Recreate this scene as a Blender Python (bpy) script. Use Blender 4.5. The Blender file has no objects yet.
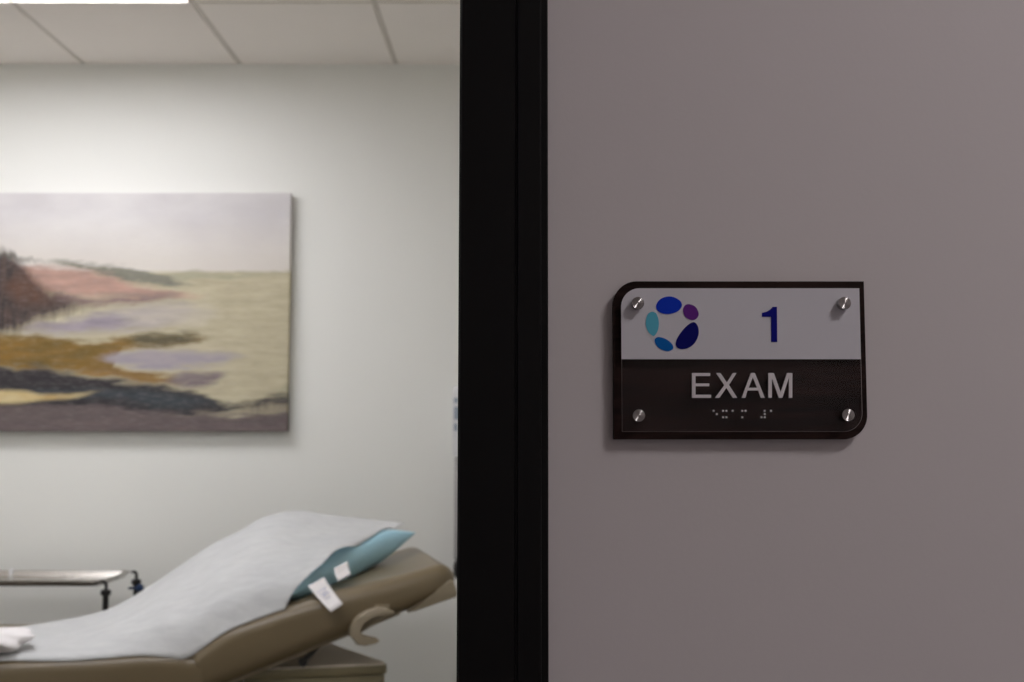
import bpy, bmesh, math, random
from mathutils import Vector, Matrix
random.seed(7)
C = bpy.context.scene.collection
PI = math.pi
# ------------------------------------------------------------------ camera
F = 1200.0; CX = 530.0; CY = 341.0; TH = math.radians(5.0); H = 1.40
cd = bpy.data.cameras.new('camera'); cam = bpy.data.objects.new('camera', cd); C.objects.link(cam)
cam.location = (0, 0, H); cam.rotation_euler = (PI/2 + TH, 0, 0)
cd.sensor_width = 36; cd.lens = F/1024*36; cd.shift_x = -18/1024.0
cd.clip_start = 0.02
cd.dof.use_dof = True; cd.dof.focus_distance = 0.955; cd.dof.aperture_fstop = 11.0
bpy.context.scene.camera = cam

def at(px, py, Y):
    """photo pixel -> world point at distance Y"""
    dx = (px-CX)/F; dy = (CY-py)/F
    d = Vector((dx, math.cos(TH)-dy*math.sin(TH), math.sin(TH)+dy*math.cos(TH)))
    return Vector((0, 0, H)) + d*(Y/d.y)
def atz(px, py, z):
    dx = (px-CX)/F; dy = (CY-py)/F
    d = Vector((dx, math.cos(TH)-dy*math.sin(TH), math.sin(TH)+dy*math.cos(TH)))
    return Vector((0, 0, H)) + d*((z-H)/d.z)

# ------------------------------------------------------------------ materials
def lin(c):
    f = lambda v: v/12.92 if v <= .04045 else ((v+.055)/1.055)**2.4
    return (f(c[0]/255), f(c[1]/255), f(c[2]/255), 1)
class NT:
    def __init__(s, name):
        s.m = bpy.data.materials.new(name); s.m.use_nodes = True
        s.t = s.m.node_tree; s.n = s.t.nodes; s.b = s.n['Principled BSDF']; s.out = s.n['Material Output']
    def node(s, ty, **kw):
        n = s.n.new(ty)
        for k, v in kw.items(): setattr(n, k, v)
        return n
    def link(s, a, b): s.t.links.new(a, b)
    def val(s, sock, v):
        if isinstance(v, (int, float, tuple, list)): sock.default_value = v
        else: s.link(v, sock)
    def math(s, op, a, b=0.0, c=0.0, clamp=False):
        n = s.node('ShaderNodeMath', operation=op, use_clamp=clamp)
        s.val(n.inputs[0], a); s.val(n.inputs[1], b); s.val(n.inputs[2], c)
        return n.outputs[0]
    def mix(s, f, a, b):
        n = s.node('ShaderNodeMix', data_type='RGBA')
        s.val(n.inputs[0], f); s.val(n.inputs[6], a); s.val(n.inputs[7], b)
        return n.outputs[2]
    def coords(s): return s.node('ShaderNodeTexCoord').outputs['Object']
    def noise(s, scale=5, detail=4, rough=.55, vec=None, stretch=None, dist=0):
        v = vec or s.coords()
        if stretch:
            mp = s.node('ShaderNodeMapping'); s.link(v, mp.inputs[0]); mp.inputs['Scale'].default_value = stretch; v = mp.outputs[0]
        n = s.node('ShaderNodeTexNoise'); s.link(v, n.inputs['Vector'])
        n.inputs['Scale'].default_value = scale; n.inputs['Detail'].default_value = detail
        n.inputs['Roughness'].default_value = rough; n.inputs['Distortion'].default_value = dist
        return n.outputs['Fac']
    def ramp(s, f, lo, hi):
        n = s.node('ShaderNodeMapRange'); s.val(n.inputs[0], f)
        n.inputs[1].default_value = lo; n.inputs[2].default_value = hi
        return n.outputs[0]
    def bump(s, h, strength=.2, dist=.001):
        n = s.node('ShaderNodeBump'); s.link(h, n.inputs['Height'])
        n.inputs['Strength'].default_value = strength; n.inputs['Distance'].default_value = dist
        s.link(n.outputs[0], s.b.inputs['Normal'])
def mat(name, col, rough=.5, metal=0, var=.06, scale=8, bump=0, bscale=200, bdist=.001, spec=.5, col2=None, stretch=None, coat=0):
    t = NT(name); a = lin(col); 
    b = lin(col2) if col2 else tuple(x*(1-var) for x in a[:3]) + (1,)
    t.link(t.mix(t.ramp(t.noise(scale, stretch=stretch), .3, .7), a, b), t.b.inputs['Base Color'])
    t.b.inputs['Roughness'].default_value = rough; t.b.inputs['Metallic'].default_value = metal
    t.b.inputs['Specular IOR Level'].default_value = spec
    t.b.inputs['Coat Weight'].default_value = coat
    if bump: t.bump(t.noise(bscale, 3), bump, bdist)
    return t.m
M = {}
M['room_wall'] = mat('room_wall_paint', (232, 232, 227), .6, var=.015, scale=1.5, bump=.25, bscale=350, bdist=.0008)
M['hall_wall'] = mat('hall_wall_paint', (224, 219, 219),   .55, var=.015, scale=2.5, bump=.10, bscale=260, bdist=.0008, spec=.35)
M['tile'] = mat('ceiling_tile', (248, 242, 236), .9, var=.03, scale=3, bump=.3, bscale=300)
M['grid'] = mat('ceiling_grid', (214, 207, 198), .5)
M['floor'] = mat('vinyl_floor', (104, 94, 82), .4, scale=3)
M['hallfloor'] = mat('hall_carpet', (96, 92, 92), .9, scale=40, var=.3)
M['black'] = mat('black_frame_paint', (9, 9, 9), .42, var=.2, scale=20, spec=.25, bump=.15, bscale=400, bdist=.0004)
M['uphol'] = mat('tan_vinyl_upholstery', (118, 104, 79), .32, var=.06, scale=5, bump=.25, bscale=500, bdist=.0006, spec=.5)
M['shell'] = mat('taupe_plastic_shell', (150, 138, 116), .5, var=.04)
M['cab'] = mat('beige_cabinet', (116, 107, 80), .45, var=.04)
M['cabtop'] = mat('grey_beige_laminate', (215, 205, 190), .55, var=.06)
M['handle'] = mat('light_taupe_plastic', (152, 140, 119), .35, var=.05)
M['dark'] = mat('black_rubber', (26, 24, 23), .5, var=.2)
M['steel'] = mat('stainless_steel', (200, 196, 190), .22, metal=1, var=.08, scale=6, stretch=(1, 12, 1))
M['teal'] = mat('teal_pillow_vinyl', (176, 222, 240), .3, var=.1, scale=9, bump=.35, bscale=40, bdist=.004, coat=.3)
M['tag'] = mat('white_cloth_tag', (236, 232, 232), .8, var=.02)
M['tagprint'] = mat('faded_blue_print', (176, 180, 206), .8)
M['bluek'] = mat('dark_blue_plastic', (40, 62, 98), .4)
M['plastic'] = mat('white_plastic', (214, 214, 214), .4)
M['greyplastic'] = mat('grey_plastic', (170, 168, 166), .4)
M['canvas_back'] = mat('raw_canvas', (190, 180, 160), .8)
M['letter'] = mat('pale_raised_letter', (244, 240, 242), .45)
M['dots'] = mat('pale_braille_dot', (252, 250, 250), .4)
M['sw'] = mat('white_sign_panel', (224, 224, 230), .4, var=.01)
def paper_mat():
    t = NT('exam_paper')
    n = t.noise(14, 5, .6, stretch=(1.2, 5, 1)); 
    t.link(t.mix(t.ramp(n, .35, .65), lin((218, 219, 219)), lin((206, 207, 208))), t.b.inputs['Base Color'])
    t.b.inputs['Roughness'].default_value = .75
    t.bump(t.noise(9, 4, .55, stretch=(1.0, 3.2, 1)), .3, .010)
    tr = t.node('ShaderNodeBsdfTransparent'); tr.inputs[0].default_value = (.97, .97, .97, 1)
    mx = t.node('ShaderNodeMixShader'); mx.inputs[0].default_value = .23
    t.link(t.b.outputs[0], mx.inputs[1]); t.link(tr.outputs[0], mx.inputs[2]); t.link(mx.outputs[0], t.out.inputs[0])
    return t.m
M['paper'] = paper_mat()
def wood_mat():
    t = NT('dark_woodgrain_laminate')
    g = t.noise(60, 6, .65, stretch=(.35, 1, 6), dist=.6); g2 = t.noise(9, 3, .5, stretch=(.5, 1, 7), dist=1.2)
    f = t.math('ADD', t.math('MULTIPLY', g, .35), t.math('MULTIPLY', g2, .65))
    t.link(t.mix(t.ramp(f, .35, .68), lin((20, 11, 10)), lin((56, 38, 34))), t.b.inputs['Base Color'])
    t.b.inputs['Roughness'].default_value = .55; t.b.inputs['Specular IOR Level'].default_value = .12
    t.bump(g, .3, .0003)
    return t.m
M['wood'] = wood_mat()
def acrylic_mat():
    t = NT('clear_acrylic'); t.n.remove(t.b)
    tr = t.node('ShaderNodeBsdfTransparent'); tr.inputs[0].default_value = (.99, .99, .99, 1)
    gl = t.node('ShaderNodeBsdfGlossy'); gl.inputs['Roughness'].default_value = .06
    n = t.noise(3); 
    mx = t.node('ShaderNodeMixShader'); t.link(t.math('ADD', .010, t.math('MULTIPLY', n, .005)), mx.inputs[0])
    t.link(tr.outputs[0], mx.inputs[1]); t.link(gl.outputs[0], mx.inputs[2]); t.link(mx.outputs[0], t.out.inputs[0])
    return t.m
M['acrylic'] = acrylic_mat()
M['acredge'] = mat('polished_acrylic_edge', (150, 140, 138), .3, var=.03)
def brushed():
    t = NT('turned_steel'); t.b.inputs['Base Color'].default_value = lin((176, 174, 172)); t.b.inputs['Metallic'].default_value = 1
    n = t.noise(300, 2); t.link(t.math('ADD', .12, t.math('MULTIPLY', n, .08)), t.b.inputs['Roughness'])
    t.b.inputs['Anisotropic'].default_value = .5
    tg = t.node('ShaderNodeTangent', direction_type='RADIAL', axis='Y'); t.link(tg.outputs[0], t.b.inputs['Tangent'])
    return t.m
M['turned'] = brushed()
def emit(name, col, st):
    t = NT(name); t.n.remove(t.b); e = t.node('ShaderNodeEmission')
    n = t.noise(40); t.link(t.mix(n, col, tuple(c*.98 for c in col[:3]) + (1,)), e.inputs[0]); e.inputs[1].default_value = st
    t.link(e.outputs[0], t.out.inputs[0]); return t.m
ROOM_L = 12.2; ROOM_L2 = 9.6; HALL_L = 22.8
M['lamp'] = emit('troffer_lens', (1.0, .99, 1.03, 1), ROOM_L); M['lamp2'] = emit('troffer_lens_dimmer', (1.0, .985, 1.03, 1), ROOM_L2)
M['hlamp'] = emit('hall_downlight_lens', (1, .93, .945, 1), HALL_L)

# ------------------------------------------------------------------ mesh helpers
def obj(name, bm, m, parent=None, loc=None, smooth=False, ang=40):
    me = bpy.data.meshes.new(name); bmesh.ops.recalc_face_normals(bm, faces=bm.faces)
    bm.to_mesh(me); bm.free()
    for mm in (m if isinstance(m, (list, tuple)) else [m]): me.materials.append(mm)
    o = bpy.data.objects.new(name, me); C.objects.link(o)
    if parent: o.parent = parent
    if loc is not None: o.location = loc
    if smooth:
        for p in me.polygons: p.use_smooth = True
        me.set_sharp_from_angle(angle=math.radians(ang))
    return o
def empty(name, loc, label, cat, group=None, rz=0):
    o = bpy.data.objects.new(name, None); C.objects.link(o); o.location = loc; o.rotation_euler = (0, 0, rz)
    o.empty_display_size = .05; tag(o, label, cat, group); return o
def tag(o, label, cat, group=None):
    o['label'] = label; o['category'] = cat
    if group: o['group'] = group
    return o
def struct(o): o['kind'] = 'structure'; return o
def box(bm, a, b, bevel=0, seg=2):
    a = Vector(a); b = Vector(b); c = (a+b)/2; s = b-a
    r = bmesh.ops.create_cube(bm, size=1, matrix=Matrix.Translation(c) @ Matrix.Diagonal((abs(s.x), abs(s.y), abs(s.z), 1)))
    if bevel:
        es = list({e for v in r['verts'] for e in v.link_edges})
        bmesh.ops.bevel(bm, geom=es, offset=bevel, segments=seg, profile=.5, affect='EDGES')
def prism(bm, pts, vec, bevel=0, seg=2):
    """polygon of 3D points extruded along vec"""
    n = len(pts); vec = Vector(vec)
    a = [bm.verts.new(p) for p in pts]; b = [bm.verts.new(Vector(p)+vec) for p in pts]
    f1 = bm.faces.new(a); f2 = bm.faces.new(b[::-1])
    for i in range(n): bm.faces.new((a[i], b[i], b[(i+1) % n], a[(i+1) % n]))
    if bevel:
        bmesh.ops.bevel(bm, geom=list(set(f1.edges) | set(f2.edges)), offset=bevel, segments=seg, profile=.5, affect='EDGES')
def tube(bm, pts, r, n=12, cap=True):
    pts = [Vector(p) for p in pts]; rings = []; prev = None
    rr = r if isinstance(r, (list, tuple)) else [r]*len(pts)
    for i, p in enumerate(pts):
        d = (pts[min(i+1, len(pts)-1)] - pts[max(i-1, 0)]).normalized()
        if prev is None:
            u = d.orthogonal().normalized()
        else:
            u = (prev - d*prev.dot(d)).normalized()
        prev = u; v = d.cross(u)
        rings.append([bm.verts.new(p + (u*math.cos(k*2*PI/n) + v*math.sin(k*2*PI/n))*rr[i]) for k in range(n)])
    for a, b in zip(rings, rings[1:]):
        for k in range(n): bm.faces.new((a[k], a[(k+1) % n], b[(k+1) % n], b[k]))
    if cap: bm.faces.new(rings[0][::-1]); bm.faces.new(rings[-1])
def lathe(bm, prof, axis_o, axis, n=32):
    """prof: (radius, height along axis)"""
    axis = Vector(axis).normalized(); u = axis.orthogonal().normalized(); v = axis.cross(u); o = Vector(axis_o)
    rings = []
    for r, h in prof:
        if r < 1e-6: rings.append([bm.verts.new(o+axis*h)])
        else: rings.append([bm.verts.new(o + axis*h + (u*math.cos(k*2*PI/n)+v*math.sin(k*2*PI/n))*r) for k in range(n)])
    for a, b in zip(rings, rings[1:]):
        for k in range(n):
            k2 = (k+1) % n
            if len(a) == 1 and len(b) == 1: continue
            if len(a) == 1: bm.faces.new((a[0], b[k2], b[k]))
            elif len(b) == 1: bm.faces.new((a[k], a[k2], b[0]))
            else: bm.faces.new((a[k], a[k2], b[k2], b[k]))
def rrect(x0, z0, x1, z1, r, seg=8):
    """r = (tl, tr, br, bl) radii; returns list of (x,z) clockwise from top-left"""
    out = []
    for (cx, cz, rad, a0) in ((x0, z1, r[0], PI), (x1, z1, r[1], PI/2), (x1, z0, r[2], 0), (x0, z0, r[3], -PI/2)):
        sx = 1 if cx == x0 else -1; sz = -1 if cz == z1 else 1
        if rad <= 0: out.append((cx, cz)); continue
        for k in range(seg+1):
            a = a0 - k*PI/2/seg
            out.append((cx+sx*rad+rad*math.cos(a), cz+sz*rad+rad*math.sin(a)))
    return out
def spline(pts, n):
    """catmull-rom through points, n samples"""
    pts = [Vector(p) for p in pts]; m = len(pts)
    L = [0]
    for a, b in zip(pts, pts[1:]): L.append(L[-1]+(b-a).length)
    out = []
    for i in range(n):
        s = L[-1]*i/(n-1); k = max(j for j in range(m-1) if L[j] <= s+1e-9); t = min(1, (s-L[k])/max(1e-9, L[k+1]-L[k]))
        p1, p2 = pts[k], pts[k+1]; p0 = pts[k-1] if k else p1*2-p2; p3 = pts[k+2] if k+2 < m else p2*2-p1
        out.append(.5*((2*p1)+(-p0+p2)*t+(2*p0-5*p1+4*p2-p3)*t*t+(-p0+3*p1-3*p2+p3)*t**3))
    return out

# ------------------------------------------------------------------ room shell
YH = .967                       # hall face of the wall with the sign
YR = 1.085                      # room face of it
YB = 4.66                       # back wall of the exam room
zc = at(239, 64.3, YB).z        # ceiling height
gx0 = at(240, 63.5, YB).x       # a grid line of the ceiling
XL, XR = -3.05, .62
casL = at(458, 360, YH-.02).x; casR = at(548.3, 360, YH-.02).x
opR = casL+.012; opL = opR-.94; DH = 2.14
HX0, HX1, HY0 = -2.4, 2.6, -1.25
def boxobj(name, a, b, m): 
    bm = bmesh.new(); box(bm, a, b); return struct(obj(name, bm, m))
boxobj('wall_back', (XL, YB, 0), (XR, YB+.12, zc+.1), M['room_wall'])
boxobj('wall_left', (XL-.12, YR, 0), (XL, YB+.12, zc+.1), M['room_wall'])
boxobj('wall_right', (XR, YR, 0), (XR+.12, YB+.12, zc+.1), M['room_wall'])
# wall between hall and room, with the door opening; hall face and room face painted differently
bm = bmesh.new()
wL, wR = min(HX0, XL)-.12, HX1+.12
xs = [wL, opL, opR, wR]
for x0, x1, z0 in ((wL, opL, 0), (opR, wR, 0), (opL, opR, DH)):
    box(bm, (x0, YH, z0), (x1, YR, zc+.1))
w = obj('wall_front', bm, [M['hall_wall'], M['room_wall']]); struct(w)
for p in w.data.polygons:
    if p.center.y > YH+.06: p.material_index = 1
bm = bmesh.new(); box(bm, (XL-.12, YR, -.1), (XR+.12, YB+.12, 0)); box(bm, (opL, YH, -.1), (opR, YR, 0)); fl = obj('floor', bm, M['floor']); struct(fl)
boxobj('floor_hall', (wL, HY0-.12, -.1), (wR, YH, 0), M['hallfloor'])
boxobj('wall_hall_back', (wL, HY0-.12, 0), (wR, HY0, zc+.1), M['hall_wall'])
boxobj('wall_hall_left', (wL-.12, HY0-.12, 0), (wL, YH, zc+.1), M['hall_wall'])
boxobj('wall_hall_right', (wR, HY0-.12, 0), (wR+.12, YR, zc+.1), M['hall_wall'])
boxobj('baseboard_back', (XL, YB-.008, 0), (XR, YB, .10), M['hallfloor'])
# suspended ceiling: lay-in tiles in a grid
gy0 = atz(300, 3, zc).y         # cross line of the grid
T = .621
ix0 = -3
xl = [gx0+T*k for k in range(-5, 6)]
yl = [gy0-T*k for k in range(0, 8)]
lamp_cells = {(-1, 1), (-2, 1), (-1, 5), (-2, 5)}   # (column left of gx0, row)
bm = bmesh.new(); box(bm, (XL-.12, YR, zc+.07), (XR+.12, YB+.12, zc+.10))
lx0, lx1 = gx0-2*T, gx0; ly1, ly0 = gy0, gy0-T
lamps = [(lx0, ly0, lx1, ly1), (lx0+T, ly0-3*T, lx1+T, ly1-3*T)]
g = .010
for i in range(-6, 5):
    for j in range(-1, 8):
        x0, x1 = gx0+T*i+g, gx0+T*(i+1)-g; y1, y0 = gy0-T*j-g, gy0-T*(j+1)+g
        x0 = max(x0, XL+.02); x1 = min(x1, XR-.02); y1 = (YB-.0005) if j == -1 else y1; y0 = max(y0, YR+.02)
        if x1-x0 < .03 or y1-y0 < .03: continue
        if (i in (-1, -2) and j == 0) or (i in (0, -1) and j == 3): continue
        box(bm, (x0, y0, zc), (x1, y1, zc+.012), .0025, 1)
struct(obj('ceiling', bm, [M['tile']]))
bm = bmesh.new()
for x in [gx0+T*i for i in range(-3, 4)]:
    if XL < x < XR: box(bm, (x-.0095, YR+.03, zc+.0032), (x+.0095, YB-.002, zc+.012))
for y in yl:
    if YR < y < YB: box(bm, (XL+.02, y-.0095, zc+.0031), (XR-.02, y+.0095, zc+.0119))
struct(obj('trim_1', bm, M['grid']))
bm = bmesh.new()
box(bm, (XL, YB-.0028, zc-.018), (XR, YB, zc-.0003))
struct(obj('trim_2', bm, M['room_wall']))
# hall ceiling
boxobj('ceiling_hall', (wL, HY0-.12, zc), (wR, YH, zc+.1), M['tile'])
def troffer(b, label, lm='lamp'):
    x0, y0, x1, y1 = b
    e = empty('ceiling_light', ((x0+x1)/2, (y0+y1)/2, zc), label, 'ceiling light', 'recessed ceiling lights of the exam room')
    cx, cy = (x0+x1)/2, (y0+y1)/2; x0 -= cx; x1 -= cx; y0 -= cy; y1 -= cy
    k = .004; fw = .009
    bm = bmesh.new()
    for a in (((x0+k, y0+k), (x1-k, y0+k+fw)), ((x0+k, y1-k-fw), (x1-k, y1-k)), ((x0+k, y0+k+fw), (x0+k+fw, y1-k-fw)), ((x1-k-fw, y0+k+fw), (x1-k, y1-k-fw))):
        box(bm, (a[0][0], a[0][1], -.003), (a[1][0], a[1][1], .011))
    obj('frame', bm, M['grid'], e)
    D2 = .034; q = k+fw
    bm = bmesh.new()
    for a in (((x0+q-.004, y0+q-.004), (x1-q+.004, y0+q)), ((x0+q-.004, y1-q), (x1-q+.004, y1-q+.004)), ((x0+q-.004, y0+q), (x0+q, y1-q)), ((x1-q, y0+q), (x1-q+.004, y1-q))):
        box(bm, (a[0][0], a[0][1], .0115), (a[1][0], a[1][1], D2+.004))
    obj('housing', bm, M['plastic'], e)
    bm = bmesh.new(); box(bm, (x0+q, y0+q, D2), (x1-q, y1-q, D2+.004)); obj('diffuser', bm, M[lm], e)
    return e
troffer(lamps[0], 'bright white recessed ceiling light cut off at the top left corner')
troffer(lamps[1], 'second recessed ceiling light of the exam room, nearer the door', 'lamp2')
# hall lamp (round downlight lens)
hl = empty('hall_downlight', (1.25, -.25, zc), 'round hallway ceiling downlight above and to the right of the room sign', 'ceiling light')
bm = bmesh.new(); lathe(bm, [(.29, 0), (.292, -.012), (.265, -.016), (.262, -.004), (.262, 0)], (0, 0, 0), (0, 0, 1), 40); obj('trim_ring', bm, M['grid'], hl, smooth=True)
bm = bmesh.new(); lathe(bm, [(.0, -.006), (.261, -.006), (.261, -.001), (0, -.001)], (0, 0, 0), (0, 0, 1), 40); l = obj('lens', bm, M['hlamp'], hl)

# ------------------------------------------------------------------ door frame (black hollow-metal frame, stepped profile)
d = bpy.data.objects.new('door_1', None); C.objects.link(d); d.location = (opR, YH, 0); struct(d)
x517 = at(516.5, 360, YH-.02).x; x541 = at(541, 360, YH-.014).x
def profile_jamb(sgn, xo, name):
    # plan profile, x measured from the opening edge outwards, extruded in z
    a = casL-opR; b = x517-opR; c2 = x541-opR; e = casR-opR
    P = [(a, YH-.018), (a+.002, YH-.020), (b-.0016, YH-.020), (b-.0008, YH-.0185), (b+.0004, YH-.0185), (b+.0012, YH-.021), (c2-.001, YH-.021), (c2, YH-.020), (c2+.0002, YH-.013), (e-.001, YH-.013), (e, YH-.012), (e, YH-.0005), (.0, YH-.0005), (0.0, YH+.05),
         (0.0, YR+.016), (-.012, YR+.018), (-.012, YH+.075), (-.0145, YH+.075), (-.0145, YH+.035), (a, YH+.035)]
    pts = [(xo+sgn*px, py-YH, 0) for px, py in P]
    if sgn < 0: pts = pts[::-1]
    bm = bmesh.new(); prism(bm, pts, (0, 0, DH+.05)); return obj(name, bm, M['black'], d)
profile_jamb(1, 0, 'door_jamb')
profile_jamb(-1, opL-opR, 'door_jamb')
bm = bmesh.new(); box(bm, (opL-opR+.012, -.02, DH-.012), (-.012, -.0005, DH+.05)); box(bm, (opL-opR+.012, 0, DH-.012), (-.012, YR-YH+.018, DH-.0005)); obj('door_head', bm, M['black'], d)

# ------------------------------------------------------------------ room sign
SY = YH-.0085
sc = at(740, 360, SY)
sg = empty('room_sign', (sc.x, YH, sc.z), 'dark wood and white room sign reading 1 EXAM beside the black door frame', 'sign')
def S(px, py, y):            # sign-local point at absolute depth y
    p = at(px, py, y); return (p.x-sc.x, y-YH, p.z-sc.z)
a = S(613.7, 439.3, SY); b = S(866.5, 281.3, SY)
# the wood back board
x0, z0, x1, z1 = a[0], a[2], S(865.9, 360, SY)[0], b[2]
R = at(30, 300, SY).x-at(0, 300, SY).x
bm = bmesh.new(); prism(bm, [(x, -.0085, z) for x, z in rrect(x0, z0, x1, z1, (R*.8, 0, R*.8, 0), 12)], (0, .0085, 0), .0005, 1)
obj('wood_backer', bm, M['wood'], sg, smooth=True, ang=30)
PY = YH-.0135                # acrylic face
px0, pz0 = S(622, 437, PY)[0], S(622, 431.8, PY)[2]; px1, pz1 = S(859.9, 300, PY)[0], S(700, 288.2, PY)[2]
zs = S(700, 359.2, PY)[2]
r2 = R*.62
outl = rrect(px0, pz0, px1, pz1, (r2, 0, r2, 0), 12)
bm = bmesh.new(); prism(bm, [(x, -.0130, z) for x, z in outl], (0, .0032, 0))
ac = obj('acrylic_panel', bm, M['acrylic'], sg); ac['label'] = 'clear acrylic face plate'
# thin polished chamfer line of the acrylic
n = len(outl); bm = bmesh.new()
ins = rrect(px0+.0004, pz0+.0004, px1-.0004, pz1-.0004, (r2-.0004, 0, r2-.0004, 0), 12)
va = [bm.verts.new((x, -.01290, z)) for x, z in outl]; vb = [bm.verts.new((x, -.0132, z)) for x, z in ins]
for i in range(n): bm.faces.new((va[i], va[(i+1) % n], vb[(i+1) % n], vb[i]))
vc = [bm.verts.new((x, -.0129, z)) for x, z in ins]
for i in range(n): bm.faces.new((vb[i], vb[(i+1) % n], vc[(i+1) % n], vc[i]))
o = obj('panel_edge', bm, M['acredge'], ac)
# white insert behind the upper half
top = [p for p in outl if p[1] > zs]; pts = top+[(px1, zs), (px0, zs)]
# order: start at left arc ... right top corner
pts = [p for p in rrect(px0, zs, px1-.0003, pz1, (r2, 0, 0, 0), 12)]
bm = bmesh.new(); prism(bm, [(x, -.0134, z) for x, z in pts], (0, .0004, 0)); o = obj('white_panel', bm, M['sw'], sg); o['label'] = 'white upper panel'
# logo ovals
def blob(pts, name, col, lab):
    pl = spline([(p[0], p[1], 0) for p in pts+[pts[0]]], 49)[:-1]
    # smooth the seam by using a periodic spline
    m = len(pts); out = []
    for k in range(m):
        p0, p1, p2, p3 = [Vector(pts[(k+q) % m]) for q in (-1, 0, 1, 2)]
        for q in range(6):
            t = q/6; out.append(.5*((2*p1)+(-p0+p2)*t+(2*p0-5*p1+4*p2-p3)*t*t+(-p0+3*p1-3*p2+p3)*t**3))
    bm = bmesh.new(); prism(bm, [S(p[0], p[1], PY-.0006)[0:1]+(-.0138,)+S(p[0], p[1], PY-.0006)[2:3] for p in out], (0, .0004, 0))
    o = obj('logo_oval', bm, mat(name, col, .5, var=.03, spec=.15), sg); o['label'] = lab
def Z(x, y): return (630+x*100/852, 285+y*80/682)
blob([Z(*p) for p in ((222, 178), (262, 118), (345, 97), (420, 128), (443, 175), (405, 225), (320, 247), (248, 228))], 'royal_blue', (6, 58, 205), 'royal blue oval of the logo')
blob([Z(*p) for p in ((452, 215), (470, 172), (510, 164), (560, 188), (586, 245), (565, 288), (520, 298), (470, 268))], 'violet', (108, 44, 145), 'violet oval of the logo')
blob([Z(*p) for p in ((548, 317), (580, 355), (585, 420), (555, 490), (500, 535), (430, 545), (392, 515), (400, 460), (445, 390), (500, 335))], 'navy', (0, 4, 112), 'navy oval of the logo')
blob([Z(*p) for p in ((212, 462), (245, 443), (310, 462), (360, 505), (366, 545), (320, 564), (260, 545), (220, 505))], 'azure', (0, 105, 190), 'azure oval of the logo')
blob([Z(*p) for p in ((185, 228), (225, 245), (246, 310), (240, 380), (215, 425), (195, 432), (155, 395), (134, 330), (148, 255))], 'turquoise', (100, 196, 222), 'turquoise oval of the logo')
# number 1
def Q(x, y): return (745+x*50/620, 295+y*55/682)
num = [Q(*p) for p in ((210, 222), (270, 208), (315, 180), (342, 147), (396, 147), (399, 583), (324, 583), (324, 270), (210, 270))]
M['navy'] = mat('navy_raised_digit', (0, 4, 135), .5, spec=.15)
bm = bmesh.new(); prism(bm, [(S(p[0], p[1], PY)[0], -.0139, S(p[0], p[1], PY)[2]) for p in num], (0, .0005, 0), .0001, 1)
o = obj('number', bm, M['navy'], sg); o['label'] = 'navy raised numeral 1'
# EXAM
def L(x, y): return (690+x*110/1024, 365+y*60/559)
letters = [
 [[(17, 75), (187, 75), (187, 103), (50, 103), (50, 172), (178, 172), (178, 198), (50, 198), (50, 277), (195, 277), (195, 306), (17, 306)]],
 [[(243, 75), (282, 75), (342, 163), (398, 75), (432, 75), (361, 186), (438, 306), (398, 306), (338, 212), (272, 306), (233, 306), (319, 188)]],
 [[(565, 75), (602, 75), (694, 306), (656, 306), (634, 240), (634, 236), (533, 236), (515, 306), (480, 306)]],
 [[(727, 75), (778, 75), (842, 255), (902, 75), (950, 75), (950, 306), (919, 306), (919, 118), (857, 306), (826, 306), (760, 118), (760, 306), (727, 306)]]]
bm = bmesh.new()
def lp(pts, y=-.0146, dep=.0016):
    prism(bm, [(S(*L(*p), PY)[0], y, S(*L(*p), PY)[2]) for p in pts], (0, dep, 0))
lp(letters[0][0]); lp(letters[1][0]); lp(letters[3][0])
# A with its counter: two legs, apex and crossbar
lp([(565, 75), (583.5, 75), (583.5, 112), (545, 212), (583.5, 212), (583.5, 238), (533, 238), (514, 306), (480, 306)])
lp([(583.5, 75), (602, 75), (694, 306), (658, 306), (635, 238), (583.5, 238), (583.5, 212), (623, 212), (583.5, 112)])
o = obj('lettering', bm, M['letter'], sg); o['label'] = 'pale raised letters EXAM'
bm = bmesh.new()
for p in ((220, 427), (250, 457), (309, 427), (340, 427), (309, 487), (340, 487), (398, 427), (487, 427), (518, 427), (488, 487), (696, 427), (697, 457), (666, 487), (697, 487), (755, 427)):
    q = S(*L(*p), PY); r = .0008*1.15
    lathe(bm, [(r, -.0128), (r, -.0131), (r*.8, -.0134), (r*.4, -.01362), (0, -.0137)], (q[0], 0, q[2]), (0, 1, 0), 12)
bmesh.ops.recalc_face_normals(bm, faces=bm.faces)
o = obj('braille', bm, M['dots'], sg, smooth=True, ang=80); o['label'] = 'row of pale braille dots'
# four turned standoff caps
for (px, py) in ((638, 303), (845, 303), (639, 415.5), (848.5, 415)):
    q = S(px, py, YH-.021); r = .0050
    bm = bmesh.new()
    lathe(bm, [(r*.62, .0078), (r*.62, -.001), (r*.98, -.001), (r, -.0014), (r, -.0078), (r*.97, -.0082)]+[(r*(.94-.94*i/36), -.0083-.00009*math.sin(2*PI*i/7.2)) for i in range(36)]+[(0, -.0083)], (0, 0, 0), (0, 1, 0), 40)
    o = obj('standoff', bm, M['turned'], sg, loc=(q[0], -.0125, q[2]), smooth=True, ang=50)

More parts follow.
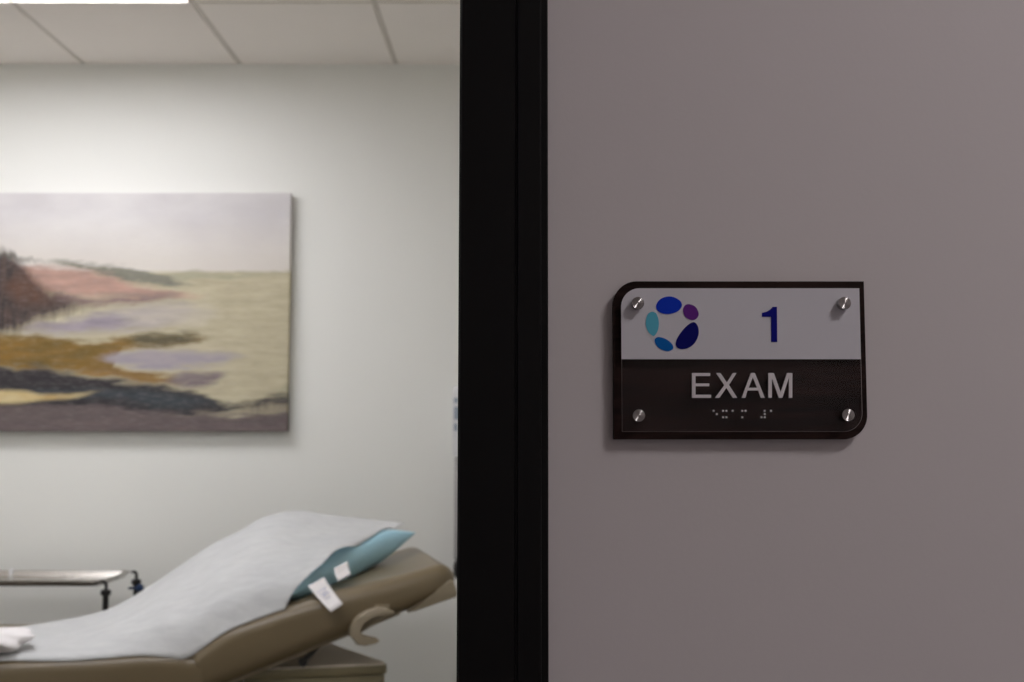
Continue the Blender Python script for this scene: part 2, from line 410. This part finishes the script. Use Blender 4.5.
# ------------------------------------------------------------------ painting
PYc = YB-.042
p_tr = at(291, 192.7, PYc); p_bl = at(0, 431.5, PYc); ppm = (431.5-192.7)/(p_tr.z-at(291, 431.5, PYc).z)
ppmx = 291/(p_tr.x-at(0, 300, PYc).x)
def painting_mat():
    t = NT('painted_landscape'); sep = t.node('ShaderNodeSeparateXYZ'); t.link(t.coords(), sep.inputs[0])
    u = t.math('ADD', t.math('MULTIPLY', sep.outputs[0], ppmx), 291.0)
    v = t.math('ADD', t.math('MULTIPLY', sep.outputs[2], -ppm), 192.7)
    st = t.noise(7, 6, .62, stretch=(1, 1, 5.5)); fine = t.noise(26, 4, .65, stretch=(.8, 1, 7)); big = t.noise(2.4, 3, .5, stretch=(1, 1, 2.2))
    vert = t.noise(22, 4, .6, stretch=(2.6, 1, .5))
    v2 = t.math('ADD', v, t.math('MULTIPLY', t.math('SUBTRACT', st, .5), 22))
    v2 = t.math('ADD', v2, t.math('MULTIPLY', t.math('SUBTRACT', fine, .5), 6))
    vv = t.math('ADD', v, t.math('MULTIPLY', t.math('SUBTRACT', vert, .5), 14))
    un = t.math('DIVIDE', t.math('ADD', u, 120), 430, clamp=True)
    def curve(pts):
        n = t.node('ShaderNodeFloatCurve'); t.link(un, n.inputs['Value']); c = n.mapping.curves[0]
        ps = [((x+120)/430, (y-180)/280) for x, y in pts]
        if ps[0][0] > .001: ps = [(0, ps[0][1])]+ps
        if ps[-1][0] < .999: ps = ps+[(1, ps[-1][1])]
        c.points[0].location = ps[0]; c.points[1].location = ps[-1]
        for p in ps[1:-1]: c.points.new(*p)
        for p in c.points: p.handle_type = 'AUTO_CLAMPED'
        n.mapping.update()
        return t.math('ADD', t.math('MULTIPLY', n.outputs[0], 280), 180)
    def colr(c1, c2, f=None):
        return t.mix(t.ramp(f if f is not None else st, .36, .64), lin(c1), lin(c2))
    col = colr((217, 214, 213), (203, 199, 200), big)
    col = t.mix(t.math('MULTIPLY', t.ramp(v2, 215, 262), .7), col, lin((214, 207, 196)))
    def layer(top, bot, c1, c2, soft=4, op=1.0, vi=None, f=None):
        nonlocal col
        w_ = vi if vi is not None else v2
        soft *= 1.5; m1 = t.math('DIVIDE', t.math('SUBTRACT', w_, curve(top)), soft, clamp=True)
        m2 = t.math('DIVIDE', t.math('SUBTRACT', curve(bot), w_), soft, clamp=True)
        mk = t.math('MULTIPLY', t.math('MULTIPLY', m1, m2), op, clamp=True)
        col = t.mix(mk, col, colr(c1, c2, f))
    layer([(-120, 270), (170, 271), (291, 271)], [(-120, 470), (310, 470)], (196, 188, 160), (177, 167, 140), 2, vi=t.math('ADD', v, t.math('MULTIPLY', t.math('SUBTRACT', fine, .5), 3)))
    layer([(100, 266), (160, 272), (310, 271)], [(100, 268), (160, 284), (220, 281), (310, 275)], (160, 156, 132), (172, 168, 144), 3)
    layer([(20, 262), (60, 260), (100, 264), (150, 270), (180, 280), (212, 286)], [(20, 263), (75, 271), (110, 280), (140, 286), (185, 289), (212, 287)], (118, 118, 106), (132, 130, 116), 3)
    layer([(10, 262), (45, 264), (80, 267), (115, 274), (140, 283), (190, 290), (225, 293)], [(10, 292), (60, 299), (100, 302), (150, 303), (195, 300), (225, 294)], (190, 152, 136), (158, 130, 120), 5)
    layer([(44, 300), (60, 292), (100, 297), (160, 294), (215, 296)], [(44, 300), (60, 308), (100, 309), (150, 306), (215, 297)], (124, 100, 98), (140, 118, 116), 4)
    layer([(-120, 240), (0, 246), (12, 251), (20, 258), (28, 268), (42, 281), (58, 290), (78, 297), (100, 302), (130, 305)], [(-120, 350), (0, 341), (20, 338), (30, 332), (60, 322), (90, 313), (130, 306)], (56, 50, 50), (90, 74, 68), 9, vi=vv, f=vert)
    layer([(10, 252), (20, 256), (32, 257), (44, 260), (50, 264)], [(10, 262), (24, 265), (36, 264), (50, 265)], (54, 54, 50), (76, 74, 66), 4, vi=vv, f=vert)
    layer([(-10, 290), (10, 272), (24, 268), (40, 282), (66, 294), (84, 301)], [(-10, 292), (12, 305), (22, 312), (40, 312), (66, 306), (84, 302)], (116, 78, 56), (88, 62, 50), 12, .65, vi=vv, f=vert)
    layer([(-120, 336), (15, 334), (30, 322), (60, 318), (100, 309), (130, 305), (180, 302), (222, 308)], [(-120, 337), (15, 337), (60, 339), (90, 338), (120, 336), (170, 330), (222, 309)], (164, 154, 164), (140, 132, 144), 7, .95)
    layer([(96, 319), (110, 313), (140, 305), (200, 300), (240, 312)], [(96, 319), (110, 322), (140, 332), (200, 330), (240, 314)], (200, 192, 178), (184, 176, 160), 9, .8)
    layer([(-120, 330), (0, 333), (60, 336), (90, 341), (120, 335), (150, 334), (195, 334), (225, 338)], [(-120, 372), (0, 370), (40, 373), (70, 375), (110, 378), (125, 352), (150, 350), (195, 346), (225, 340)], (138, 106, 48), (112, 92, 46), 4)
    layer([(118, 338), (150, 331), (190, 332), (222, 338)], [(118, 342), (150, 350), (190, 347), (222, 340)], (86, 80, 60), (100, 92, 68), 5)
    layer([(88, 358), (120, 349), (150, 347), (200, 349), (240, 352), (268, 357)], [(88, 360), (120, 368), (160, 373), (200, 371), (240, 363), (268, 358)], (156, 150, 160), (172, 162, 164), 5)
    layer([(60, 370), (100, 366), (140, 369), (175, 374), (200, 381)], [(60, 374), (110, 380), (150, 387), (175, 388), (200, 383)], (150, 118, 66), (128, 100, 58), 4)
    layer([(155, 380), (190, 370), (225, 369), (240, 371)], [(155, 385), (195, 391), (215, 388), (240, 374)], (118, 106, 110), (138, 126, 124), 5)
    layer([(-120, 366), (0, 365), (30, 365), (60, 369), (110, 377), (160, 384), (200, 391), (222, 399), (250, 401), (272, 396), (310, 388)], [(-120, 420), (60, 420), (160, 420), (200, 418), (250, 412), (310, 408)], (46, 44, 48), (60, 55, 57), 4)
    layer([(90, 386), (130, 386), (170, 390), (210, 396), (240, 402)], [(90, 400), (130, 406), (170, 412), (210, 410), (240, 404)], (58, 68, 74), (66, 70, 74), 5, .9)
    layer([(-120, 388), (25, 389), (50, 393), (80, 392), (120, 389)], [(-120, 408), (20, 406), (45, 403), (80, 400), (120, 390)], (214, 198, 152), (196, 168, 112), 3, vi=t.math('ADD', v, t.math('MULTIPLY', t.math('SUBTRACT', fine, .5), 6)))
    layer([(-120, 408), (0, 404), (40, 402), (100, 402), (140, 407), (180, 411), (230, 411), (260, 410), (310, 406)], [(-120, 470), (310, 470)], (110, 97, 96), (96, 86, 86), 4)
    layer([(230, 404), (262, 402), (310, 399)], [(230, 406), (262, 418), (310, 412)], (150, 140, 120), (110, 102, 90), 5, .7, f=vert)
    layer([(245, 404), (262, 398), (278, 390), (291, 382), (310, 376)], [(245, 404), (262, 404), (278, 402), (310, 402)], (96, 102, 88), (140, 138, 116), 8, .6, vi=vv, f=vert)
    layer([(150, 352), (200, 350), (262, 355)], [(150, 353), (200, 354), (262, 356)], (150, 138, 134), (160, 150, 140), 3, .6)
    # thin scumbled brush streaks over everything
    col = t.mix(t.math('MULTIPLY', t.ramp(fine, .5, .75), .24), col, lin((196, 190, 186)))
    t.link(col, t.b.inputs['Base Color']); t.b.inputs['Roughness'].default_value = .6
    t.b.inputs['Specular IOR Level'].default_value = .3
    t.bump(fine, .25, .002)
    return t.m
bm = bmesh.new(); wpt = 1.52; hpt = p_tr.z-at(291, 431.5, PYc).z
box(bm, (-wpt, 0, -hpt), (0, .036, 0), .002, 2)
pt = obj('landscape_painting', bm, painting_mat(), loc=(p_tr.x, PYc, p_tr.z))
tag(pt, 'wide unframed canvas painting of a misty shoreline landscape on the white back wall', 'painting')

# ------------------------------------------------------------------ exam table
AL = math.radians(13)
hinge = at(190, 652, 3.47); HZ = hinge.z
et = empty('exam_table', (hinge.x, hinge.y, 0), 'tan vinyl exam table with raised backrest standing in front of the painting', 'exam table', rz=AL)
# local: x along the table to the head, y across to the far side
TILT = math.radians(17.4); Wd = .72
def loft(rings, name, m, parent, sub=0, **k):
    bm = bmesh.new(); rs = [[bm.verts.new(p) for p in r] for r in rings]; n = len(rs[0])
    for a, b in zip(rs, rs[1:]):
        for i in range(n): bm.faces.new((a[i], a[(i+1) % n], b[(i+1) % n], b[i]))
    bm.faces.new(rs[0][::-1]); bm.faces.new(rs[-1])
    return obj(name, bm, m, parent, smooth=True, ang=60, **k)
def section(th, rad, y0=0, y1=Wd, n=8):
    """rounded section in (y, z), z=0 is the top"""
    return rrect(y0, -th, y1, 0, (rad, rad, rad*.6, rad*.6), n)
# seat cushion
def cushion_rings(x0, x1, th0, th1, rad, endr0, endr1, zf, steps=40, axis=lambda s, z: (s, z), bul=lambda s: 0):
    rings = []
    for i in range(steps+1):
        f = i/steps; s = x0+(x1-x0)*f
        # end rounding
        e = 0
        if s-x0 < endr0: q = 1-(s-x0)/endr0; e = endr0*(1-math.sqrt(max(0, 1-q*q)))
        if x1-s < endr1: q = 1-(x1-s)/endr1; e = max(e, endr1*(1-math.sqrt(max(0, 1-q*q))))
        th = th0+(th1-th0)*f; e = min(e, th*.47); ey = e*1.1; bb_ = bul(s)
        sec = rrect(ey, -th+e, Wd-ey, -e+bb_, (min(rad, (th+bb_-2*e)*.45),)*4, 8)
        rings.append([(axis(s, z+zf(s))[0], y, axis(s, z+zf(s))[1]) for y, z in sec])
    return rings
def smoothsteps(x0, x1, n, endr):
    pass
seatz = lambda s: HZ+.004*math.exp(-((s+.13)/.08)**2)-.006*math.exp(-(s/.03)**2)
loft(cushion_rings(-1.05, .045, .12, .13, .045, .05, .008, seatz, 120), 'seat_cushion', M['uphol'], et)
ct, stt = math.cos(TILT), math.sin(TILT)
BL = .788
def bax(s, z): return (s*ct-z*stt+.0, HZ+s*stt+z*ct)
def sst(a, b, x): x = max(0, min(1, (x-a)/(b-a))); return x*x*(3-2*x)
loft(cushion_rings(.0, BL, .130, .092, .05, .010, .05, lambda s: .003, 120, bax, lambda s: .032*sst(-.02, .14, s)*(1-sst(.25, .78, s))), 'back_cushion', M['uphol'], et)
# moulded shell under the head end
bm = bmesh.new()
prof = [(.62, -.094), (.69, -.078), (.72, -.064), (.765, -.048), (.775, -.054), (.776, -.090), (.768, -.102), (.64, -.101), (.62, -.099)]
prism(bm, [(bax(s, z)[0], -.003, bax(s, z)[1]) for s, z in prof], (0, Wd+.006, 0), .004, 3)
obj('back_shell', bm, M['shell'], et, smooth=True)
bm = bmesh.new()
prism(bm, [(bax(s, z)[0], .06, bax(s, z)[1]) for s, z in ((.03, -.12), (.60, -.098), (.60, -.106), (.03, -.138))], (0, Wd-.12, 0))
obj('back_frame', bm, M['shell'], et)
# cabinet base: body + rear shroud with layered rim
def loc(px, py, z):   # photo pixel at height z -> table-local (x, y)
    p = atz(px, py, z)-Vector((hinge.x, hinge.y, 0)); c, s = math.cos(-AL), math.sin(-AL)
    return Vector((p.x*c-p.y*s, p.x*s+p.y*c, z))
bz = at(388, 667, 3.62).z
P1 = loc(388, 664, bz); P2 = loc(325, 643, bz)
yb = P1.y
def rim_outline(ins):
    x1 = P1.x-ins; y0 = yb+ins
    pts = [(.150, y0), (x1-.03, y0), (x1-.012, y0+.004), (x1-.002, y0+.014), (x1, y0+.03), (P2.x+.02-ins, P2.y), (P2.x-.08, Wd-.06-ins), (.150, Wd-.06-ins)]
    return pts
bm = bmesh.new(); prism(bm, [(x, y, bz-.03) for x, y in rim_outline(0)], (0, 0, .026), .004, 2)
ob = bmesh.new()
rim = obj('shroud_rim', bm, M['cab'], et, smooth=True)
bm = bmesh.new(); prism(bm, [(x, y, bz-.006) for x, y in rim_outline(.007)], (0, 0, .0065)); obj('shroud_top', bm, M['cabtop'], et)
bm = bmesh.new(); prism(bm, [(x, y, .10) for x, y in rim_outline(.006)], (0, 0, bz-.131), .004, 2)
cb = obj('cabinet_shroud', bm, M['cab'], et, smooth=True)
bm = bmesh.new(); box(bm, (-.85, .05, .10), (.148, Wd-.05, HZ-.125), .012, 3); box(bm, (-.80, .09, .0), (.40, Wd-.09, .099))
cab = obj('cabinet', bm, M['cab'], et, smooth=True)
for k, (z0, z1) in enumerate(((.14, .38), (.40, .64))):
    bm = bmesh.new(); box(bm, (-.78, .036, z0), (.10, .0495, z1), .004, 2); dr = obj('drawer', bm, M['shell'], et)
    bm = bmesh.new(); tube(bm, [(-.40, .036, z1-.05), (-.40, .012, z1-.05), (-.28, .012, z1-.05), (-.28, .036, z1-.05)], .005); obj('drawer_handle', bm, M['steel'], dr, smooth=True)
# gas strut between shroud and backrest
a_ = loc(303, 665, bz+.004); b_ = loc(323, 641, bz+.0)
ay = a_.y; A3 = Vector((a_.x, a_.y, bz+.002)); 
pt_ = at(324, 640, 3.64)-Vector((hinge.x, hinge.y, 0)); c_, s_ = math.cos(-AL), math.sin(-AL)
A3 = at(303, 662, 3.60)-Vector((hinge.x, hinge.y, 0))
rl = lambda p: Vector((p.x*c_-p.y*s_, p.x*s_+p.y*c_, p.z))
bm = bmesh.new(); tube(bm, [rl(A3), rl(pt_)], .0085, 12); 
for q in (rl(A3), rl(pt_)): lathe(bm, [(0, -.008), (.013, -.008), (.013, .008), (0, .008)], q, (0, 1, 0), 16)
obj('gas_strut', bm, M['dark'], et, smooth=True)
# release handle: hooked paddle
hp = [(351, 637), (351, 629), (355, 621), (361, 615), (369, 611), (379, 608), (389, 609), (395, 612), (394, 615), (386, 614), (377, 614.5), (369, 618), (363, 623), (360, 630), (361, 636), (370, 637), (377, 638), (380, 641), (376, 644), (366, 646), (358, 645), (357, 641)]
bm = bmesh.new(); prism(bm, [rl(at(x, y, 3.55)-Vector((hinge.x, hinge.y, 0))) for x, y in hp], (-.005, .035, 0), .003, 3)
hd = obj('release_handle', bm, M['handle'], et, smooth=True); hd['label'] = 'light taupe hooked release handle'
bm = bmesh.new(); prism(bm, [rl(at(x, y, 3.575)-Vector((hinge.x, hinge.y, 0))) for x, y in ((362, 633), (360, 626), (364, 619), (372, 613), (384, 612), (394, 614), (386, 619), (375, 623), (366, 629))], (-.003, .02, 0), .002, 1)
obj('handle_well', bm, M['shell'], et, smooth=True)
bm = bmesh.new(); q = rl(at(384, 611, 3.60)-Vector((hinge.x, hinge.y, 0))); box(bm, q-Vector((.03, .01, .008)), q+Vector((.015, .05, .02)), .003, 2); obj('handle_bracket', bm, M['shell'], et)

# ------------------------------------------------------------------ pillow
A = at(293, 594, 3.58); B = at(416, 532.5, 4.07)
ex = (B-A)
D_ = Vector((-1.02, 3.80, A.z-.075)); Cc = Vector((-.76, 4.20, 1.02))
org = (A+B+Cc+D_)/4
pl = empty('pillow', org, 'teal vinyl pillow under the white paper at the head of the exam table', 'pillow')
NU, NV = 52, 40
def edge_in(u): return 1-.06*(1-(2*u-1)**2)
def pil(u, v, s):
    # u along A->B, v along A->D ; squash the sides inwards between corners
    uu = .5+(u-.5)*(1-.05*math.sin(PI*v)); vv = .035*math.sin(PI*u)*(1-2*v)+v
    p = A*(1-uu)*(1-vv)+B*uu*(1-vv)+Cc*uu*vv+D_*(1-uu)*vv
    su, sv = math.sin(PI*u), math.sin(PI*v)
    t = (max(0, su)*max(0, sv)); rimt = (1-(2*u-1)**6)**.5*(1-(2*v-1)**10)**.5 if 0 < u < 1 and 0 < v < 1 else 0
    th = (.040*rimt*(.50+.50*math.sin(PI*u)**.7)+.045*t**.6)*(1+.05*math.sin(9*u+3*v)+.05*math.sin(17*u-5*v))
    return p + Vector((0, 0, 1))*(th*s) + Vector((0, 0, 0))
def param(i, n): 
    f = i/n; return .5-.5*math.cos(PI*f)
bm = bmesh.new(); top, bot = [], []
for j in range(NV+1):
    top.append([]); bot.append([])
    for i in range(NU+1):
        u, v = param(i, NU), param(j, NV)
        vt = bm.verts.new(pil(u, v, 1)-org); top[-1].append(vt)
        if i in (0, NU) or j in (0, NV): bot[-1].append(vt)
        else: bot[-1].append(bm.verts.new(pil(u, v, -1)-org))
for j in range(NV):
    for i in range(NU):
        bm.faces.new((top[j][i], top[j][i+1], top[j+1][i+1], top[j+1][i]))
        bm.faces.new((bot[j][i], bot[j+1][i], bot[j+1][i+1], bot[j][i+1]))
bmesh.ops.remove_doubles(bm, verts=bm.verts, dist=.0002)
cs = obj('pillow_case', bm, M['teal'], pl, smooth=True, ang=180)
def sheet(name, q, m, parent, off, th=.0012, curl=.004):
    """quad tag from 4 3D points"""
    bm = bmesh.new(); n = 6; g_ = []
    for j in range(n+1):
        g_.append([])
        for i in range(n+1):
            u, v = i/n, j/n; p = q[0]*(1-u)*(1-v)+q[1]*u*(1-v)+q[2]*u*v+q[3]*(1-u)*v
            nn = (q[1]-q[0]).cross(q[3]-q[0]).normalized(); p = p+nn*curl*math.sin(PI*v)
            g_[-1].append(bm.verts.new(p-off))
    for j in range(n):
        for i in range(n): bm.faces.new((g_[j][i], g_[j][i+1], g_[j+1][i+1], g_[j+1][i]))
    o = obj(name, bm, m, parent, smooth=True, ang=180)
    md = o.modifiers.new('solid', 'SOLIDIFY'); md.thickness = th; md.offset = 0
    return o
t1 = [at(308, 586, 3.575), at(324, 577, 3.61), at(343, 604, 3.525), at(331, 612, 3.505)]
t2 = [at(334, 568, 3.64), at(348, 561, 3.69), at(351, 574, 3.64), at(338, 581, 3.60)]
g1 = sheet('tag', t1, M['tag'], pl, org); g1['label'] = 'long white tag with faded blue print'
g2 = sheet('tag', t2, M['tag'], pl, org); g2['label'] = 'short white tag'
bm = bmesh.new()
qd = lambda u, v: (t1[0]*(1-u)*(1-v)+t1[1]*u*(1-v)+t1[2]*u*v+t1[3]*(1-u)*v) - org + Vector((.0, -.0065, .001))
for (a0, a1) in (((.15, .32), (.8, .30)), ((.2, .42), (.7, .46)), ((.25, .52), (.75, .48)), ((.3, .60), (.6, .62)), ((.7, .3), (.35, .5))):
    tube(bm, [qd(*a0), qd(*a1)], .0009, 6)
obj('tag_print', bm, M['tagprint'], g1)

# ------------------------------------------------------------------ paper sheet: boundary curves, Coons patch
near = [(-50, 665, 3.335), (0, 661, 3.37), (60, 659, 3.40), (100, 655, 3.425), (140, 649, 3.45), (180, 649, 3.47), (205, 638, 3.49), (235, 625, 3.51), (262, 613, 3.53), (285, 602, 3.545)]
far = [(-50, 637, 0), (0, 629.5, 0), (30, 625.5, 0), (60, 620.5, 0), (95, 613.5, 4.0), (118, 605, 4.03), (150, 586, 4.06), (180, 566, 4.05), (210, 546, 4.05), (240, 531, 4.05), (264, 517.5, 4.07), (296, 511, 4.10), (330, 515, 4.12), (375, 520, 4.13), (392, 522, 4.12), (404, 524, 4.10)]
left = [(-50, 665, 3.335), (-50, 651, 3.55), (-50, 637, 0)]
right = [(285, 602, 3.545), (290, 591, 3.555), (299, 582, 3.57), (311, 574, 3.59), (325, 563, 3.64), (335, 553, 3.70), (346, 549, 3.78), (358, 547.5, 3.86), (376, 540, 3.95), (392, 531, 4.04), (404, 524, 4.10)]
# columns should correspond: near parameter vs far parameter
NC, NR = 110, 46
e3 = lambda L_: [at(*p) if p[2] else atz(p[0], p[1], HZ+.008) for p in L_]
cn = spline(e3(near), NC+1); cf = spline(e3(far), NC+1); cl = spline(e3(left), NR+1); cr = spline(e3(right), NR+1)
bm = bmesh.new(); gv = []
for j in range(NR+1):
    v = j/NR; gv.append([])
    for i in range(NC+1):
        u = i/NC
        p = cn[i]*(1-v)+cf[i]*v + cl[j]*(1-u)+cr[j]*u - (cn[0]*(1-u)*(1-v)+cn[-1]*u*(1-v)+cf[0]*(1-u)*v+cf[-1]*u*v)
        w0 = math.sin(PI*u)*math.sin(PI*v)
        # wrinkles running along the paper, gentle sag at the bend
        wr = .0045*math.sin(31*v+5*u+2*math.sin(3*u))*min(1, 4*v*(1-v))*min(1, 6*(1-u)) + .003*math.sin(11*u*4+7*v)*w0
        bl = .03*math.exp(-((u-.80)/.16)**2)*math.sin(PI*v)
        gv[-1].append(bm.verts.new(p+Vector((0, 0, wr+bl))))
bpy.context.view_layer.update()
from mathutils.bvhtree import BVHTree
def bvh(o):
    mw = o.matrix_world; return BVHTree.FromPolygons([mw @ v.co for v in o.data.vertices], [list(p.vertices) for p in o.data.polygons])
trees = [bvh(bpy.data.objects[n]) for n in ('pillow_case', 'seat_cushion', 'back_cushion')]
for j, row in enumerate(gv):
    for i, v in enumerate(row):
        up = max([h[0].z for h in (t_.ray_cast(Vector((v.co.x, v.co.y, 3)), Vector((0, 0, -1))) for t_ in trees) if h[0] is not None] or [-1])
        if up > 0 and v.co.z < up+.005: v.co.z = up+.005
        elif up > 0 and j < 8:
            k = 1-j/8; v.co.z = v.co.z*(1-k)+(max(up+.005, v.co.z-.03))*k
# far overhang: the sheet turns down behind
for k, (dy, dz) in enumerate(((.012, -.006), (.022, -.022), (.028, -.045))):
    gv.append([bm.verts.new(gv[NR][i].co+Vector((0, dy, dz*min(1, max(.12, (i/NC-.28)*6))*(1-max(0, min(1, (i/NC-.80)*6)))))) for i in range(NC+1)])
for a, b in zip(gv, gv[1:]):
    for i in range(NC): bm.faces.new((a[i], a[i+1], b[i+1], b[i]))
pp = obj('exam_paper', bm, M['paper'], smooth=True, ang=180)
md = pp.modifiers.new('solid', 'SOLIDIFY'); md.thickness = .0008; md.offset = 1
tag(pp, 'long white paper sheet draped over the exam table and its pillow', 'paper sheet')

# crumpled wad at the left end
bm = bmesh.new(); bmesh.ops.create_icosphere(bm, subdivisions=4, radius=1)
wc = at(-1, 640, 3.45)
for v in bm.verts:
    n = v.co.normalized()
    r = 1+.10*math.sin(4*n.x+3*n.y)*math.cos(3*n.z+2)+.07*math.sin(7*n.y+4*n.z)+.03*math.sin(13*n.x+6*n.z)
    v.co = Vector((n.x*.080*r, n.y*.12*r, n.z*.030*r))
wd = obj('crumpled_tissue', bm, M['tag'], loc=wc, smooth=True, ang=180)
tag(wd, 'crumpled white tissue lying on the paper at the left edge of the photo', 'tissue')

# ------------------------------------------------------------------ instrument cart
FY, BY = 4.17, 4.50
tz = at(50, 580.5, FY).z
xr = at(101.5, 584, FY).x; xlft = xr-.62
cart = empty('instrument_stand', ((xr+xlft)/2, (FY+BY)/2, 0), 'steel instrument tray stand behind the exam table under the painting', 'tray stand')
cc = Vector(((xr+xlft)/2, (FY+BY)/2, 0)); hx = .31; hy = (BY-FY)/2
bm = bmesh.new()
def ring(x, y, z, r): return [(px, py, z) for px, py in rrect(-x, -y, x, y, (r, r, r, r), 6)]
prof = [(0, -.018, .02), (.010, -.018, .03), (.020, -.004, .035), (.022, .0, .035), (.026, .002, .035), (.030, .0, .035), (.030, -.003, .035), (.0265, -.002, .035), (.022, -.007, .032), (.012, -.0215, .028), (0, -.0215, .02)]
rs = []
for e_, z, r in prof: rs.append([bm.verts.new(p) for p in ring(hx-.03+e_, hy-.03+e_, tz+z, r)])
for a, b in zip(rs, rs[1:]):
    n = len(a)
    for i in range(n): bm.faces.new((a[i], a[(i+1) % n], b[(i+1) % n], b[i]))
bm.faces.new(rs[0]); bm.faces.new(rs[-1][::-1])
obj('tray', bm, M['steel'], cart, smooth=True, ang=50)
k = 0
for sx in (1, -1):
    for sy in (-1, 1):
        x, y = sx*(hx+.014), sy*(hy-.005)
        bm = bmesh.new(); tube(bm, [(sx*(hx-.004), y, tz-.004), (x-sx*.004, y, tz-.005), (x, y, tz-.010), (x, y, tz-.05)], .0055)
        tube(bm, [(x, y, tz-.05), (x, y, .07)], .010); lathe(bm, [(.009, tz-.052), (.016, tz-.050), (.0175, tz-.042), (.0175, tz-.034), (.012, tz-.031), (.006, tz-.031)], (x, y, 0), (0, 0, 1), 20)
        leg = obj('leg', bm, M['dark'], cart, smooth=True)
        bm = bmesh.new(); lathe(bm, [(0, -.011), (.03, -.011), (.034, -.006), (.034, .006), (.03, .011), (0, .011)], (x, y, .034), (1, 0, 0), 24); box(bm, (x-.016, y-.008, .034), (x+.016, y+.008, .075), .003, 1)
        obj('caster', bm, M['dark'], leg, smooth=True)
bm = bmesh.new(); box(bm, (-hx+.015, -hy+.015, .30), (hx-.015, hy-.015, .318), .004, 2); obj('lower_shelf', bm, M['steel'], cart, smooth=True)
bm = bmesh.new(); q = at(140, 588, BY-.02)-cc; q2 = Vector((hx-.012, hy-.005, q.z-.002))
tube(bm, [q2, q], .005); lathe(bm, [(0, -.011), (.010, -.010), (.0145, -.004), (.0145, .004), (.011, .011), (0, .013)], q, (.8, -.25, .5), 20)
kb = obj('knob', bm, M['bluek'], cart, smooth=True); kb['label'] = 'dark blue knob'
bm = bmesh.new(); q = at(11, 572, BY-.015)-cc; lathe(bm, [(0, -.016), (.007, -.015), (.008, 0), (.007, .013), (0, .016)], q, (0, 0, 1), 16)  # small white upright form at the rear tray rim
cl_ = obj('small_white_piece', bm, M['plastic'], cart, smooth=True); cl_['label'] = 'small white upright piece on the tray rim'

# ------------------------------------------------------------------ things at the edge of the door frame
q = at(452.2, 456, YB-.10); q1 = at(452.2, 386, YB-.10)
ds = empty('wall_dispenser', (q.x+.09, YB, q.z), 'pale wall dispenser with a blue marked front, mostly hidden behind the black door frame', 'dispenser')
bm = bmesh.new(); hh = q1.z-q.z
prism(bm, [(.0-.09, y, z) for y, z in ((-.001, 0), (-.10, 0), (-.10, hh*.72), (-.085, hh*.92), (-.06, hh), (-.001, hh))], (.18, 0, 0), .004, 3)
obj('body', bm, M['plastic'], ds, smooth=True)
bm = bmesh.new()
for (a0, a1, zz0, zz1) in ((.002, .02, .76, .83), (.002, .03, .52, .70), (.002, .02, .36, .46)):
    box(bm, (-.09+a0+.004, -.1008, hh*zz0), (-.09+a1, -.0995, hh*zz1))
lb = obj('front_label', bm, mat('blue_grey_print', (150, 160, 172), .6), ds)
bm = bmesh.new(); qq = at(455, 458, YB-.09); box(bm, (-.083, -.09, -.39), (.083, -.001, -.003), .006, 2); o = obj('refill_cover', bm, M['greyplastic'], ds, smooth=True)
q = at(458.7, 568, YB-.16)
bm = bmesh.new(); lathe(bm, [(0, -.04), (.010, -.038), (.018, -.025), (.021, -.005), (.019, .015), (.011, .03), (.006, .038), (.0, .04)], (0, 0, 0), (0, 0, 1), 24)
tube(bm, spline([(0, 0, .036), (.01, .01, .07), (.05, .06, .09), (.09, .115, .03), (.10, .155, -.02)], 14), .005, 8)
bb = obj('inflation_bulb', bm, M['dark'], loc=q, smooth=True); tag(bb, 'black rounded bulb hanging by the back wall just left of the door frame', 'bulb')

# ------------------------------------------------------------------ world + colour management
wl = bpy.data.worlds.new('world'); bpy.context.scene.world = wl; wl.use_nodes = True
wl.node_tree.nodes['Background'].inputs[0].default_value = (.02, .02, .02, 1)
sc_ = bpy.context.scene
sc_.view_settings.view_transform = 'Standard'; sc_.view_settings.look = 'None'
sc_.view_settings.exposure = 0; sc_.view_settings.gamma = 1; sc_.view_settings.use_curve_mapping = False
sc_.cycles.use_denoising = True
sc_.cycles.max_bounces = 10; sc_.cycles.diffuse_bounces = 6
